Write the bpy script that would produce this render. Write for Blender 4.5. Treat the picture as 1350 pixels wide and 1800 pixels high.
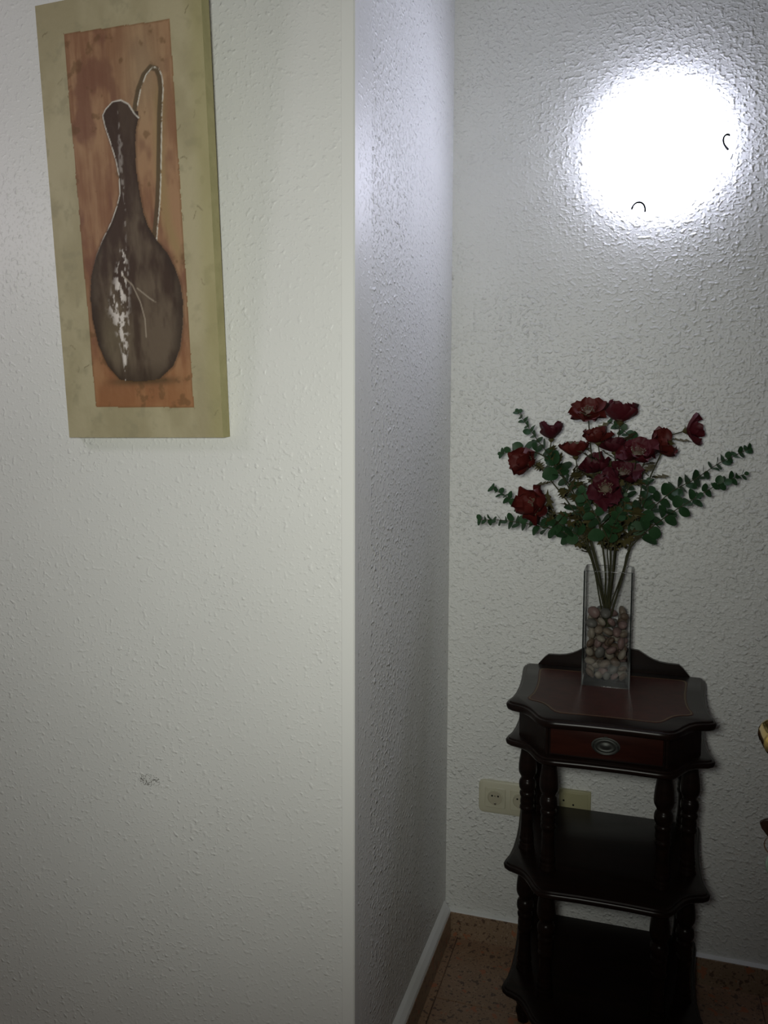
import bpy, bmesh, math, random
import numpy as np
from mathutils import Vector, Matrix

random.seed(7)
rng = np.random.default_rng(11)
for o in list(bpy.data.objects):
    bpy.data.objects.remove(o)
scn = bpy.context.scene
COL = scn.collection

# ------------------------------------------------------------------ camera
CAM = (0.49376, -2.16787, 1.42)
YAW, PITCH, ROLL, FOC = 0.30688, -0.08287, 0.003377, 1391.6


def cam_axes():
    cy, sy, cp, sp = math.cos(YAW), math.sin(YAW), math.cos(PITCH), math.sin(PITCH)
    f = Vector((-sy * cp, cy * cp, sp))
    r = Vector((cy, sy, 0))
    u = r.cross(f)
    cr, sr = math.cos(ROLL), math.sin(ROLL)
    return cr * r + sr * u, -sr * r + cr * u, f


CR, CU, CF = cam_axes()
cd = bpy.data.cameras.new('camera')
cd.sensor_fit = 'VERTICAL'
cd.sensor_height = 36.0
cd.sensor_width = 27.0
cd.lens = FOC * 36.0 / 1800.0
cd.clip_start = 0.01
cam = bpy.data.objects.new('camera', cd)
COL.objects.link(cam)
M = Matrix((CR, CU, -CF)).transposed().to_4x4()
M.translation = Vector(CAM)
cam.matrix_world = M
scn.camera = cam


def at(px, py, Y):
    """point seen at photo pixel (px, py) on the vertical plane y = Y"""
    d = CF + (px - 675) / FOC * CR - (py - 900) / FOC * CU
    t = (Y - CAM[1]) / d.y
    return Vector(CAM) + d * t


# ------------------------------------------------------------------ world, lights, exposure
w = bpy.data.worlds.new('world')
scn.world = w
w.use_nodes = True
w.node_tree.nodes['Background'].inputs[0].default_value = (0.9, 0.95, 1.0, 1)
w.node_tree.nodes['Background'].inputs[1].default_value = 0.02
LAMP_EMISSION = 25.0


def point_light(name, loc, power, radius, color):
    l = bpy.data.lights.new(name, 'POINT')
    l.energy = power
    l.shadow_soft_size = radius
    l.color = color
    o = bpy.data.objects.new(name, l)
    o.location = loc
    COL.objects.link(o)
    return o


hl = bpy.data.lights.new('added_spot', 'SPOT')  # added unseen spot by the camera, coned to shape the wall falloff
hl.energy = 60.0
hl.spot_size = math.radians(112)
hl.spot_blend = 1.0
hl.shadow_soft_size = 0.06
hl.color = (0.98, 1.0, 0.915)
ho = bpy.data.objects.new('added_spot', hl)
ho.location = (0.42, -2.20, 1.46)
ho.rotation_euler = (Vector((-0.29, -0.794, 1.51)) - ho.location).to_track_quat('-Z', 'Y').to_euler()
COL.objects.link(ho)
point_light('added_side_light', (-1.25, -1.50, 2.05), 6.2, 0.12, (1.0, 0.90, 1.0))  # added unseen point light, lifts the far part of the painting wall
vs = scn.view_settings
scn.display_settings.display_device = 'sRGB'
vs.view_transform = 'Standard'
vs.look = 'None'
vs.exposure = 0.0
vs.gamma = 1.0
vs.use_curve_mapping = False


# ------------------------------------------------------------------ helpers
def obj(name, me, mat=None, parent=None):
    if isinstance(me, bmesh.types.BMesh):
        m = bpy.data.meshes.new(name)
        me.to_mesh(m)
        me.free()
        me = m
    o = bpy.data.objects.new(name, me)
    if mat and len(me.materials) == 0:
        me.materials.append(mat)
    COL.objects.link(o)
    if parent:
        o.parent = parent
    return o


def tag(o, label=None, cat=None, group=None, kind=None):
    if label:
        o['label'] = label
    if cat:
        o['category'] = cat
    if group:
        o['group'] = group
    if kind:
        o['kind'] = kind
    return o


def thing(name, loc, label, cat, group=None):
    o = bpy.data.objects.new(name, None)
    o.empty_display_size = 0.05
    o.location = loc
    COL.objects.link(o)
    return tag(o, label, cat, group)


def smooth(o, angle=40):
    me = o.data
    me.polygons.foreach_set('use_smooth', [True] * len(me.polygons))
    if angle is not None:
        try:
            me.set_sharp_from_angle(angle=math.radians(angle))
        except Exception:
            pass
    return o


def box_bm(x0, x1, y0, y1, z0, z1, bevel=0.0, seg=2):
    bm = bmesh.new()
    v = [bm.verts.new((x, y, z)) for z in (z0, z1) for x, y in ((x0, y0), (x1, y0), (x1, y1), (x0, y1))]
    for f in ((3, 2, 1, 0), (4, 5, 6, 7), (0, 1, 5, 4), (1, 2, 6, 5), (2, 3, 7, 6), (3, 0, 4, 7)):
        bm.faces.new([v[i] for i in f])
    if bevel:
        bmesh.ops.bevel(bm, geom=bm.edges[:], offset=bevel, segments=seg, affect='EDGES', profile=0.5)
    return bm


def box(name, x0, x1, y0, y1, z0, z1, mat, parent=None, bevel=0.0, seg=2):
    o = obj(name, box_bm(x0, x1, y0, y1, z0, z1, bevel, seg), mat, parent)
    return smooth(o) if bevel else o


def lathe_bm(prof, n=24, axis='Z', cap=True):
    bm = bmesh.new()
    rings = []
    for r, z in prof:
        ring = []
        for i in range(n):
            a = 2 * math.pi * i / n
            p = (r * math.cos(a), r * math.sin(a), z)
            if axis == 'Y':
                p = (p[0], -p[2], p[1])
            ring.append(bm.verts.new(p))
        rings.append(ring)
    for a, b in zip(rings, rings[1:]):
        for i in range(n):
            j = (i + 1) % n
            bm.faces.new((a[i], a[j], b[j], b[i]))
    if cap:
        bm.faces.new(rings[0][::-1])
        bm.faces.new(rings[-1])
    bmesh.ops.recalc_face_normals(bm, faces=bm.faces[:])
    return bm


def tube_bm(pts, rad, n=8, bm=None):
    """tube through points; rad a number or a list"""
    bm = bm or bmesh.new()
    pts = [Vector(p) for p in pts]
    if not hasattr(rad, '__len__'):
        rad = [rad] * len(pts)
    up = Vector((0.13, 0.31, 0.94)).normalized()
    prev = None
    rings = []
    for i, p in enumerate(pts):
        t = (pts[min(i + 1, len(pts) - 1)] - pts[max(i - 1, 0)]).normalized()
        if prev is None:
            a = up.cross(t)
            if a.length < 1e-3:
                a = Vector((1, 0, 0)).cross(t)
            a.normalize()
        else:
            a = (prev - t * prev.dot(t)).normalized()
        prev = a
        b = t.cross(a)
        rings.append([bm.verts.new(p + (a * math.cos(2 * math.pi * k / n) + b * math.sin(2 * math.pi * k / n)) * rad[i]) for k in range(n)])
    for A, B in zip(rings, rings[1:]):
        for k in range(n):
            j = (k + 1) % n
            bm.faces.new((A[k], A[j], B[j], B[k]))
    bm.faces.new(rings[0][::-1])
    bm.faces.new(rings[-1])
    return bm


def catmull(P, n=8):
    P = [Vector(p) for p in P]
    Q = [P[0] * 2 - P[1]] + P + [P[-1] * 2 - P[-2]]
    out = []
    for i in range(1, len(Q) - 2):
        a, b, c, d = Q[i - 1:i + 3]
        for k in range(n):
            t = k / n
            out.append(0.5 * ((2 * b) + (c - a) * t + (2 * a - 5 * b + 4 * c - d) * t * t + (3 * b - a - 3 * c + d) * t ** 3))
    out.append(P[-1])
    return out


def loft_outline_bm(outline, layers):
    """stack of the same plan outline inset by d at height z: layers = [(d, z), ...]"""
    n = len(outline)
    P = [Vector(p) for p in outline]
    nor = []
    for i in range(n):
        e1 = (P[i] - P[i - 1]).normalized()
        e2 = (P[(i + 1) % n] - P[i]).normalized()
        t = (e1 + e2).normalized()
        nor.append(Vector((-t.y, t.x)))      # inward for a ccw outline
    bm = bmesh.new()
    rings = []
    for d, z in layers:
        rings.append([bm.verts.new((p.x + m.x * d, p.y + m.y * d, z)) for p, m in zip(P, nor)])
    for A, B in zip(rings, rings[1:]):
        for i in range(n):
            j = (i + 1) % n
            bm.faces.new((A[i], A[j], B[j], B[i]))
    bm.faces.new(rings[0][::-1])
    bm.faces.new(rings[-1])
    return bm


def prism_xz_bm(poly, y0, y1, bevel=0.0):
    """polygon in x,z extruded from y0 (front) to y1"""
    bm = bmesh.new()
    A = [bm.verts.new((x, y0, z)) for x, z in poly]
    B = [bm.verts.new((x, y1, z)) for x, z in poly]
    bm.faces.new(A)
    bm.faces.new(B[::-1])
    n = len(poly)
    for i in range(n):
        j = (i + 1) % n
        bm.faces.new((A[j], A[i], B[i], B[j]))
    bmesh.ops.recalc_face_normals(bm, faces=bm.faces[:])
    return bm


# ------------------------------------------------------------------ materials
def mat(name, color=(0.5, 0.5, 0.5), rough=0.5, metal=0.0, spec=0.5, coat=0.0):
    m = bpy.data.materials.new(name)
    m.use_nodes = True
    b = m.node_tree.nodes['Principled BSDF']
    b.inputs['Base Color'].default_value = (*color, 1)
    b.inputs['Roughness'].default_value = rough
    b.inputs['Metallic'].default_value = metal
    b.inputs['Specular IOR Level'].default_value = spec
    b.inputs['Coat Weight'].default_value = coat
    b.inputs['Coat Roughness'].default_value = 0.15
    return m


def nodes_of(m):
    nt = m.node_tree
    return nt, nt.nodes, nt.links, nt.nodes['Principled BSDF']


def noise_node(nt, scale, detail=2.0, rough=0.5, vec=None, stretch=None):
    tc = nt.nodes.new('ShaderNodeTexCoord')
    out = tc.outputs['Object']
    if stretch:
        mp = nt.nodes.new('ShaderNodeMapping')
        mp.inputs['Scale'].default_value = stretch
        nt.links.new(out, mp.inputs['Vector'])
        out = mp.outputs['Vector']
    n = nt.nodes.new('ShaderNodeTexNoise')
    n.inputs['Scale'].default_value = scale
    n.inputs['Detail'].default_value = detail
    n.inputs['Roughness'].default_value = rough
    nt.links.new(out, n.inputs['Vector'])
    return n


def ramp(nt, src, stops):
    r = nt.nodes.new('ShaderNodeValToRGB')
    e = r.color_ramp.elements
    while len(e) < len(stops):
        e.new(0.5)
    for el, (p, c) in zip(e, stops):
        el.position = p
        el.color = (*c, 1) if len(c) == 3 else c
    nt.links.new(src, r.inputs['Fac'])
    return r


def mix_color(nt, fac, a, b):
    m = nt.nodes.new('ShaderNodeMix')
    m.data_type = 'RGBA'
    for s, v in ((0, fac), (6, a), (7, b)):
        if hasattr(v, 'links'):
            nt.links.new(v, m.inputs[s])
        elif isinstance(v, tuple):
            m.inputs[s].default_value = (*v, 1)
        else:
            m.inputs[s].default_value = v
    return m.outputs[2]


def math_node(nt, op, a, b=0.0):
    m = nt.nodes.new('ShaderNodeMath')
    m.operation = op
    for i, v in enumerate((a, b)):
        if hasattr(v, 'links'):
            nt.links.new(v, m.inputs[i])
        else:
            m.inputs[i].default_value = v
    return m.outputs[0]


def plaster(name, color, depth, stretch=(1, 1, 1.15), keep=0.8, size=80, scuff=None):
    """sprayed droplet plaster under semi-gloss paint"""
    m = mat(name, color, 0.42, spec=0.4)
    nt, N, L, b = nodes_of(m)
    def lumps(scale, lo, hi):
        n = noise_node(nt, scale, 0.6, 0.5, stretch=stretch)
        h = N.new('ShaderNodeMapRange')
        h.interpolation_type = 'SMOOTHSTEP'
        h.inputs['From Min'].default_value = lo
        h.inputs['From Max'].default_value = hi
        L.new(n.outputs['Fac'], h.inputs['Value'])
        return h.outputs[0]
    s = math_node(nt, 'ADD', lumps(size, 0.62 - 0.14 * keep, 0.86), math_node(nt, 'MULTIPLY', lumps(size * 1.8, 0.62 - 0.14 * keep, 0.86), 0.55))
    n3 = noise_node(nt, 7, 2.0, 0.5)
    s = math_node(nt, 'MULTIPLY', s, math_node(nt, 'ADD', math_node(nt, 'MULTIPLY', n3.outputs['Fac'], 1.6), 0.2))
    bp = N.new('ShaderNodeBump')
    bp.inputs['Strength'].default_value = 1.0
    bp.inputs['Distance'].default_value = depth
    L.new(s, bp.inputs['Height'])
    L.new(bp.outputs['Normal'], b.inputs['Normal'])
    # faint uneven paint
    n4 = noise_node(nt, 3.0, 3.0, 0.6)
    r4 = ramp(nt, n4.outputs['Fac'], [(0.3, tuple(c * 0.95 for c in color)), (0.7, color)])
    colr = r4.outputs['Color']
    if scuff:
        geo = N.new('ShaderNodeNewGeometry')
        mp = N.new('ShaderNodeMapping')
        mp.inputs['Location'].default_value = tuple(-c * s for c, s in zip(scuff, (38, 1, 75)))
        mp.inputs['Scale'].default_value = (38, 1, 75)
        L.new(geo.outputs['Position'], mp.inputs['Vector'])
        ln = N.new('ShaderNodeVectorMath')
        ln.operation = 'LENGTH'
        L.new(mp.outputs['Vector'], ln.inputs[0])
        inside = math_node(nt, 'LESS_THAN', ln.outputs['Value'], 1.0)
        ns = noise_node(nt, 420, 2.0, 0.6)
        sp = math_node(nt, 'GREATER_THAN', ns.outputs['Fac'], 0.57)
        colr = mix_color(nt, math_node(nt, 'MULTIPLY', inside, sp), colr, (0.12, 0.115, 0.10))
    L.new(colr, b.inputs['Base Color'])
    return m


def terrazzo(name, base, dark, light, scale=60):
    m = mat(name, base, 0.32)
    nt, N, L, b = nodes_of(m)
    n0 = noise_node(nt, 14, 3, 0.6)
    c = mix_color(nt, n0.outputs['Fac'], tuple(x * 0.72 for x in base), tuple(x * 1.2 for x in base))
    for sc, thr, col in ((scale, 0.645, dark), (scale * 1.7, 0.66, light), (scale * 2.6, 0.66, dark), (scale * 0.55, 0.68, (base[0] * 1.25, base[1] * 0.75, base[2] * 0.6))):
        n = noise_node(nt, sc, 1.0, 0.5)
        r = ramp(nt, n.outputs['Fac'], [(thr - 0.03, (0, 0, 0)), (thr, (1, 1, 1))])
        c = mix_color(nt, r.outputs['Color'], c, col)
    L.new(c, b.inputs['Base Color'])
    return m


def wood(name, c1, c2, rough=0.33, stretch=(6, 60, 60)):
    m = mat(name, c1, rough, spec=0.13, coat=0.02)
    nt, N, L, b = nodes_of(m)
    n = noise_node(nt, 1.0, 4, 0.6, stretch=stretch)
    r = ramp(nt, n.outputs['Fac'], [(0.35, c1), (0.68, c2)])
    L.new(r.outputs['Color'], b.inputs['Base Color'])
    return m


def varied(name, c1, c2, rough, scale, spec=0.3):
    m = mat(name, c1, rough, spec=spec)
    nt, N, L, b = nodes_of(m)
    n = noise_node(nt, scale, 3, 0.6)
    r = ramp(nt, n.outputs['Fac'], [(0.32, c1), (0.68, c2)])
    L.new(r.outputs['Color'], b.inputs['Base Color'])
    return m


def clear_glass(name, tint, rough=0.02, gloss=0.40):
    m = bpy.data.materials.new(name)
    m.use_nodes = True
    nt = m.node_tree
    for n in list(nt.nodes):
        nt.nodes.remove(n)
    o = nt.nodes.new('ShaderNodeOutputMaterial')
    tr = nt.nodes.new('ShaderNodeBsdfTransparent')
    tr.inputs[0].default_value = (*tint, 1)
    gl = nt.nodes.new('ShaderNodeBsdfGlossy')
    gl.inputs['Roughness'].default_value = rough
    fr = nt.nodes.new('ShaderNodeFresnel')
    fr.inputs['IOR'].default_value = 1.5
    mx = nt.nodes.new('ShaderNodeMixShader')
    k = math_node(nt, 'MULTIPLY', fr.outputs[0], gloss)
    nt.links.new(k, mx.inputs[0])
    nt.links.new(tr.outputs[0], mx.inputs[1])
    nt.links.new(gl.outputs[0], mx.inputs[2])
    nt.links.new(mx.outputs[0], o.inputs[0])
    return m


WALL = (0.74, 0.745, 0.725)
M_WALL_L = plaster('plaster_smooth_coat', WALL, 0.0010, keep=0.50, size=98, stretch=(1, 1, 1.1), scuff=(-0.452, -0.794, 0.725))
M_WALL_S = plaster('plaster_side', WALL, 0.0030, stretch=(1, 1, 1.2), keep=0.75)
M_WALL_B = plaster('plaster_rough', WALL, 0.0029, keep=0.9, size=84)
M_PAINT = mat('smooth_white_paint', WALL, 0.45, spec=0.35)
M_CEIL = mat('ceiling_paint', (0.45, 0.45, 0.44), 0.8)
M_ROOM = mat('ochre_room_paint', (0.19, 0.17, 0.145), 0.8)
M_FLOOR = terrazzo('terrazzo_floor', (0.27, 0.165, 0.100), (0.10, 0.060, 0.040), (0.31, 0.21, 0.135))
M_GROUT = mat('grout', (0.10, 0.065, 0.045), 0.9)
M_BASE = terrazzo('terrazzo_skirting', (0.29, 0.20, 0.13), (0.12, 0.075, 0.05), (0.36, 0.26, 0.19), 75)
M_WOOD = wood('dark_mahogany', (0.0070, 0.0040, 0.0033), (0.0125, 0.0062, 0.0046), 0.30)
M_WOODR = wood('red_mahogany', (0.020, 0.0058, 0.0042), (0.034, 0.0095, 0.0062), 0.32)
M_INLAY = varied('oxblood_leather', (0.034, 0.0090, 0.0065), (0.056, 0.0135, 0.0090), 0.42, 40, 0.12)
M_GOLD = mat('worn_gilt_line', (0.10, 0.062, 0.018), 0.5, 0.3)
M_ANTIQ = mat('antique_pewter', (0.050, 0.053, 0.048), 0.48, 0.7)
M_IVORY = mat('ivory_plastic', (0.52, 0.50, 0.38), 0.4)
M_YELLOW = mat('yellowed_plastic', (0.38, 0.36, 0.21), 0.45)
M_HOLE = mat('dark_hole', (0.01, 0.01, 0.01), 0.9)
M_STEEL = mat('steel', (0.6, 0.58, 0.5), 0.3, 1.0)
M_BRASS = mat('polished_brass', (0.62, 0.43, 0.13), 0.14, 1.0)
M_DARKMETAL = mat('dark_bronze', (0.035, 0.020, 0.015), 0.18, 0.3)
M_CLIP = mat('clip_black_wire', (0.012, 0.012, 0.012), 0.7, 0.0, spec=0.1)
M_DOOR = mat('door_varnish', (0.30, 0.15, 0.06), 0.4)
M_GLASS = clear_glass('vase_glass', (0.965, 0.965, 0.965))
M_GLASSEDGE = mat('glass_edge', (0.018, 0.022, 0.021), 0.12, spec=0.8)
M_GLASSBASE = clear_glass('vase_base_glass', (0.34, 0.38, 0.37))  # dark tint paints in the reflection of the dark table
M_FOB = mat('green_fob', (0.42, 0.58, 0.48), 0.12)
M_FOB.node_tree.nodes['Principled BSDF'].inputs['Transmission Weight'].default_value = 0.5
M_STEM = varied('stem_green', (0.022, 0.026, 0.009), (0.045, 0.042, 0.015), 0.6, 80)
M_EUC = varied('eucalyptus_green', (0.014, 0.044, 0.016), (0.030, 0.080, 0.029), 0.5, 60)
M_OLIVE = varied('olive_leaf', (0.055, 0.054, 0.017), (0.100, 0.078, 0.028), 0.6, 90)
M_PETAL = varied('wine_petal', (0.042, 0.0038, 0.0072), (0.098, 0.0085, 0.015), 0.55, 90)
M_RUST = varied('rust_petal', (0.052, 0.0065, 0.0060), (0.115, 0.0145, 0.0105), 0.55, 90)
M_DARKPETAL = varied('dark_wine_petal', (0.034, 0.0032, 0.0075), (0.078, 0.0070, 0.014), 0.6, 90)
M_CENTRE = varied('stamen', (0.075, 0.058, 0.040), (0.17, 0.13, 0.085), 0.7, 400)
M_STONES = [varied('pebble_%s' % n, a, b, 0.45, s) for n, a, b, s in (
    ('tan', (0.126, 0.096, 0.074), (0.215, 0.178, 0.133), 55), ('pink', (0.141, 0.089, 0.081), (0.222, 0.155, 0.141), 60),
    ('grey', (0.081, 0.081, 0.074), (0.148, 0.141, 0.126), 70), ('cream', (0.178, 0.155, 0.118), (0.266, 0.237, 0.192), 50),
    ('brown', (0.081, 0.059, 0.041), (0.148, 0.104, 0.074), 60))]

M_LAMP = bpy.data.materials.new('lit_opal_glass')
M_LAMP.use_nodes = True
_b = M_LAMP.node_tree.nodes['Principled BSDF']
_b.inputs['Base Color'].default_value = (0.9, 0.9, 0.9, 1)
_b.inputs['Roughness'].default_value = 0.15
_b.inputs['Emission Color'].default_value = (0.77, 0.79, 1.0, 1)
_b.inputs['Emission Strength'].default_value = LAMP_EMISSION

# ------------------------------------------------------------------ the setting
D = 0.794          # how far the painting wall stands in front of the back wall
H = 2.75


def struct(o, label, cat='wall'):
    return tag(o, label, cat, kind='structure')


struct(box('wall_left', -2.75, 0, -D, -D + 0.10, 0, H, M_WALL_L), 'white textured plaster wall with the jug painting hung on it')
struct(box('wall_side', -0.10, 0, -D + 0.10, 0.0, 0, H, M_WALL_S), 'narrow white plaster return wall between the outer corner and the lamp wall')
struct(box('wall_back', -0.10, 2.60, 0, 0.10, 0, H, M_WALL_B), 'rough white plaster wall carrying the lit round lamp')
struct(box('wall_right', 2.60, 2.70, -5.40, 0.10, 0, H, M_ROOM), 'ochre painted wall behind the open door')
struct(box('wall_far_left', -2.85, -2.75, -5.3, -D + 0.10, 0, H, M_ROOM), 'ochre painted wall at the end of the corridor')
struct(box('wall_rear', -2.85, 2.60, -5.40, -5.30, 0, H, M_ROOM), 'ochre painted wall facing the lamp wall')
struct(box('wall_front', 0.78, 1.10, -1.85, -1.75, 0, H, M_WALL_S), 'short white plaster wall holding the door hinges')
struct(box('ceiling', -2.85, 2.60, -5.40, 0.10, H, H + 0.08, M_CEIL), 'plain white ceiling', 'ceiling')
floor = struct(box('floor', -2.85, 2.60, -5.40, 0.10, -0.06, -0.0030, M_GROUT), 'reddish brown speckled terrazzo tile floor', 'floor')
tile_me = None
for i in range(-8, 6):
    for j in range(-13, 1):
        x0, y0 = 0.44 + 0.4 * i, -0.28 + 0.4 * j
        if x0 + 0.4 < -2.75 or x0 > 2.5 or y0 + 0.4 < -5.3 or (y0 > -D and x0 + 0.4 < 0):
            continue
        if tile_me is None:
            t = box('tile', 0.001, 0.399, 0.001, 0.399, -0.012, 0.0, M_FLOOR, floor, 0.0012, 1)
            tile_me = t.data
        else:
            t = obj('tile', tile_me, None, floor)
        t.location = (x0, y0, 0)

# smooth corner bead on the outer corner
bm = bmesh.new()
sec = [(-0.0245, -D), (-0.0235, -D - 0.0014), (-0.001, -D - 0.0016), (0.0016, -D + 0.001), (0.0014, -D + 0.020), (0, -D + 0.021)]
A = [bm.verts.new((x, y, 0.10)) for x, y in sec]
B = [bm.verts.new((x, y, H)) for x, y in sec]
for i in range(len(sec) - 1):
    bm.faces.new((A[i], A[i + 1], B[i + 1], B[i]))
struct(obj('trim_1', bm, M_PAINT), 'smooth white corner bead running up the outer wall corner', 'trim')

# terrazzo skirting with a painted plaster fillet on top
HB = 0.0737


def skirting(name, label, p0, p1, nrm, prot, fillet):
    """skirting along p0-p1 (floor points on the wall), sticking out along nrm"""
    p0, p1, n = Vector((*p0, 0)), Vector((*p1, 0)), Vector((*nrm, 0))

    def sweep(pts):
        bm = bmesh.new()
        R = [[bm.verts.new(p + n * a + Vector((0, 0, z))) for a, z in pts] for p in (p0, p1)]
        k = len(pts)
        for i in range(k):
            bm.faces.new((R[0][i], R[0][(i + 1) % k], R[1][(i + 1) % k], R[1][i]))
        bm.faces.new(R[0])
        bm.faces.new(R[1][::-1])
        bmesh.ops.recalc_face_normals(bm, faces=bm.faces[:])
        return bm
    o = obj(name, sweep([(0, 0), (prot, 0), (prot, HB - 0.002), (prot - 0.002, HB), (0, HB)]), M_BASE)
    struct(o, label, 'skirting')
    f = obj('plaster_fillet', sweep([(0, HB), (prot - 0.001, HB), (prot * 0.85, HB + fillet * 0.25), (prot * 0.4, HB + fillet * 0.7), (0, HB + fillet)]), M_PAINT, o)
    return o


skirting('baseboard_back', 'speckled terrazzo skirting along the lamp wall', (0, 0), (2.60, 0), (0, -1), 0.0158, 0.0035)
skirting('baseboard_side', 'terrazzo skirting with a white plaster ledge along the return wall', (0, -0.016), (0, -D), (1, 0), 0.0198, 0.030)
skirting('baseboard_left', 'terrazzo skirting under the painting wall', (-2.75, -D), (0, -D), (0, -1), 0.0158, 0.012)

# ------------------------------------------------------------------ open door with brass lever
door = bpy.data.objects.new('door_1', None)
door.location = (0.73, -1.75, 0)
COL.objects.link(door)
tag(door, 'open brown door with a polished brass lever handle', 'door', kind='structure')
DL = 0.76
box('door_leaf', 0, 0.04, 0.004, DL, 0.008, 2.03, M_DOOR, door, 0.002, 1)
for z0, z1 in ((0.15, 0.85), (1.12, 1.90)):
    box('door_panel', -0.007, 0.0, 0.13, DL - 0.13, z0, z1, M_DOOR, door, 0.005, 2)
pl = box('escutcheon', -0.005, 0.0, DL - 0.083, DL - 0.045, 0.86, 1.11, M_BRASS, door, 0.002, 2)
ly = DL - 0.064
lev = tube_bm(catmull([(-0.004, ly, 1.045), (-0.030, ly, 1.045), (-0.050, ly - 0.002, 1.049), (-0.056, ly - 0.018, 1.051), (-0.054, ly - 0.06, 1.050), (-0.051, ly - 0.10, 1.046), (-0.048, ly - 0.125, 1.039)], 6),
              [0.011] * 6 + [0.013] * 6 + [0.0195] * 6 + [0.0185] * 6 + [0.0125] * 6 + [0.010] * 6 + [0.008], 16)
smooth(obj('lever_handle', lev, M_BRASS, door), 60)
smooth(obj('rose', lathe_bm([(0.022, 0), (0.022, 0.004), (0.014, 0.010), (0.012, 0.012)], 20), M_BRASS, door), 50)
bpy.data.objects['rose'].rotation_euler = (0, -math.pi / 2, 0)
bpy.data.objects['rose'].location = (-0.005, ly, 1.045)
ky = thing('key', (0.7245, -1.75 + ly, 0.915), 'dark bronze key in the door lock with a pale green glass fob', 'key')
smooth(obj('shank', tube_bm([(0.0005, 0, 0), (-0.03, 0, 0)], 0.0035, 10), M_DARKMETAL, ky))
bm = prism_xz_bm([(-0.030, -0.005), (-0.038, -0.016), (-0.046, -0.012), (-0.0585, 0.004), (-0.061, 0.011), (-0.056, 0.0150), (-0.045, 0.0195), (-0.034, 0.018), (-0.030, 0.006)], -0.003, 0.003)
bmesh.ops.bevel(bm, geom=bm.edges[:], offset=0.0009, segments=2, affect='EDGES')
smooth(obj('bow', bm, M_DARKMETAL, ky))
smooth(obj('ring', tube_bm([(-0.040 + 0.014 * math.sin(a), 0.0, -0.018 + 0.014 * math.cos(a)) for a in np.linspace(0, 2 * math.pi, 25)], 0.0008, 6), M_STEEL, ky))
fb = lathe_bm([(0.0005, 0.021), (0.008, 0.018), (0.014, 0.010), (0.016, 0.0), (0.014, -0.010), (0.008, -0.018), (0.0005, -0.021)], 20)
fo = smooth(obj('fob', fb, M_FOB, ky), None)
fo.location = (-0.0400, 0, -0.0450)
fo.scale = (0.75, 0.5, 0.88)

# ------------------------------------------------------------------ round wall lamp
LC = Vector((0.527, 0, 2.170))
LR = 0.154
lamp = thing('wall_lamp', LC, 'round opal glass wall lamp, lit, above the side table', 'lamp')
smooth(obj('back_plate', lathe_bm([(LR - 0.012, 0.0005), (LR - 0.010, 0.009), (LR - 0.020, 0.010)], 64, 'Y'), M_PAINT, lamp))
prof = [(LR, 0.010), (LR + 0.001, 0.014)]
for k in range(1, 15):
    a = k / 14 * math.pi / 2
    prof.append((max(0.0008, LR * math.cos(a) ** 0.9 if k < 14 else 0.0008), 0.014 + 0.044 * math.sin(a)))
smooth(obj('glass_dome', lathe_bm(prof, 64, 'Y'), M_LAMP, lamp), None)
for ang in (-106, -4):
    a = math.radians(ang)
    er = Vector((math.cos(a), 0, math.sin(a)))
    et = Vector((-math.sin(a), 0, math.cos(a)))
    pts = []
    for k in range(-10, 11):
        b = k / 10 * math.pi / 2 * 0.95
        pts.append(er * (LR + 0.008 - 0.015 * math.cos(b)) + et * 0.0165 * math.sin(b) + Vector((0, -(0.012 + 0.026 * math.cos(b) ** 0.6), 0)))
    smooth(obj('clip', tube_bm(pts, 0.0027, 8), M_CLIP, lamp))

# ------------------------------------------------------------------ painting
PW, PH, PT = 0.3500, 0.8070, 0.028
BLp = Vector((-0.6035, -D - PT, 1.4375))
lean = math.atan2(0.060, 0.803)
paint = thing('painting', (-0.4285, -D, 1.4375), 'canvas painting of a tall brown jug on an orange panel with olive border', 'painting')
paint.rotation_euler = (lean, 0, 0)


def vnoise(x, y, seed):
    r = np.random.default_rng(seed)
    G = r.random((256, 256))
    xi, yi = np.floor(x).astype(int), np.floor(y).astype(int)
    fx, fy = x - xi, y - yi
    fx, fy = fx * fx * (3 - 2 * fx), fy * fy * (3 - 2 * fy)
    g = lambda a, b: G[a % 256, b % 256]
    return (g(xi, yi) * (1 - fx) + g(xi + 1, yi) * fx) * (1 - fy) + (g(xi, yi + 1) * (1 - fx) + g(xi + 1, yi + 1) * fx) * fy


def fbm(x, y, seed, o=4):
    s, a, t = 0, 1.0, 0
    for k in range(o):
        s = s + a * vnoise(x * 2 ** k, y * 2 ** k, seed + k)
        t += a
        a *= 0.55
    return s / t


def sst(a, b, x):
    t = np.clip((x - a) / (b - a), 0, 1)
    return t * t * (3 - 2 * t)


# quad of the painted front in the photograph, used to lay the drawing out in picture units (0..1)
QUAD = [(122, 768), (392, 766), (352, -62), (63, 20)]


def homography(q):
    A, bb = [], []
    for (x, y), (u, v) in zip(q, ((0, 0), (1, 0), (1, 1), (0, 1))):
        A += [[x, y, 1, 0, 0, 0, -u * x, -u * y], [0, 0, 0, x, y, 1, -v * x, -v * y]]
        bb += [u, v]
    return np.append(np.linalg.solve(np.array(A, float), np.array(bb, float)), 1).reshape(3, 3)


HG = homography(QUAD)


def uv(pts):
    p = np.array([[x, y, 1] for x, y in pts], float) @ HG.T
    p = p[:, :2] / p[:, 2:]
    return p * np.array([PW, PH])


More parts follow.
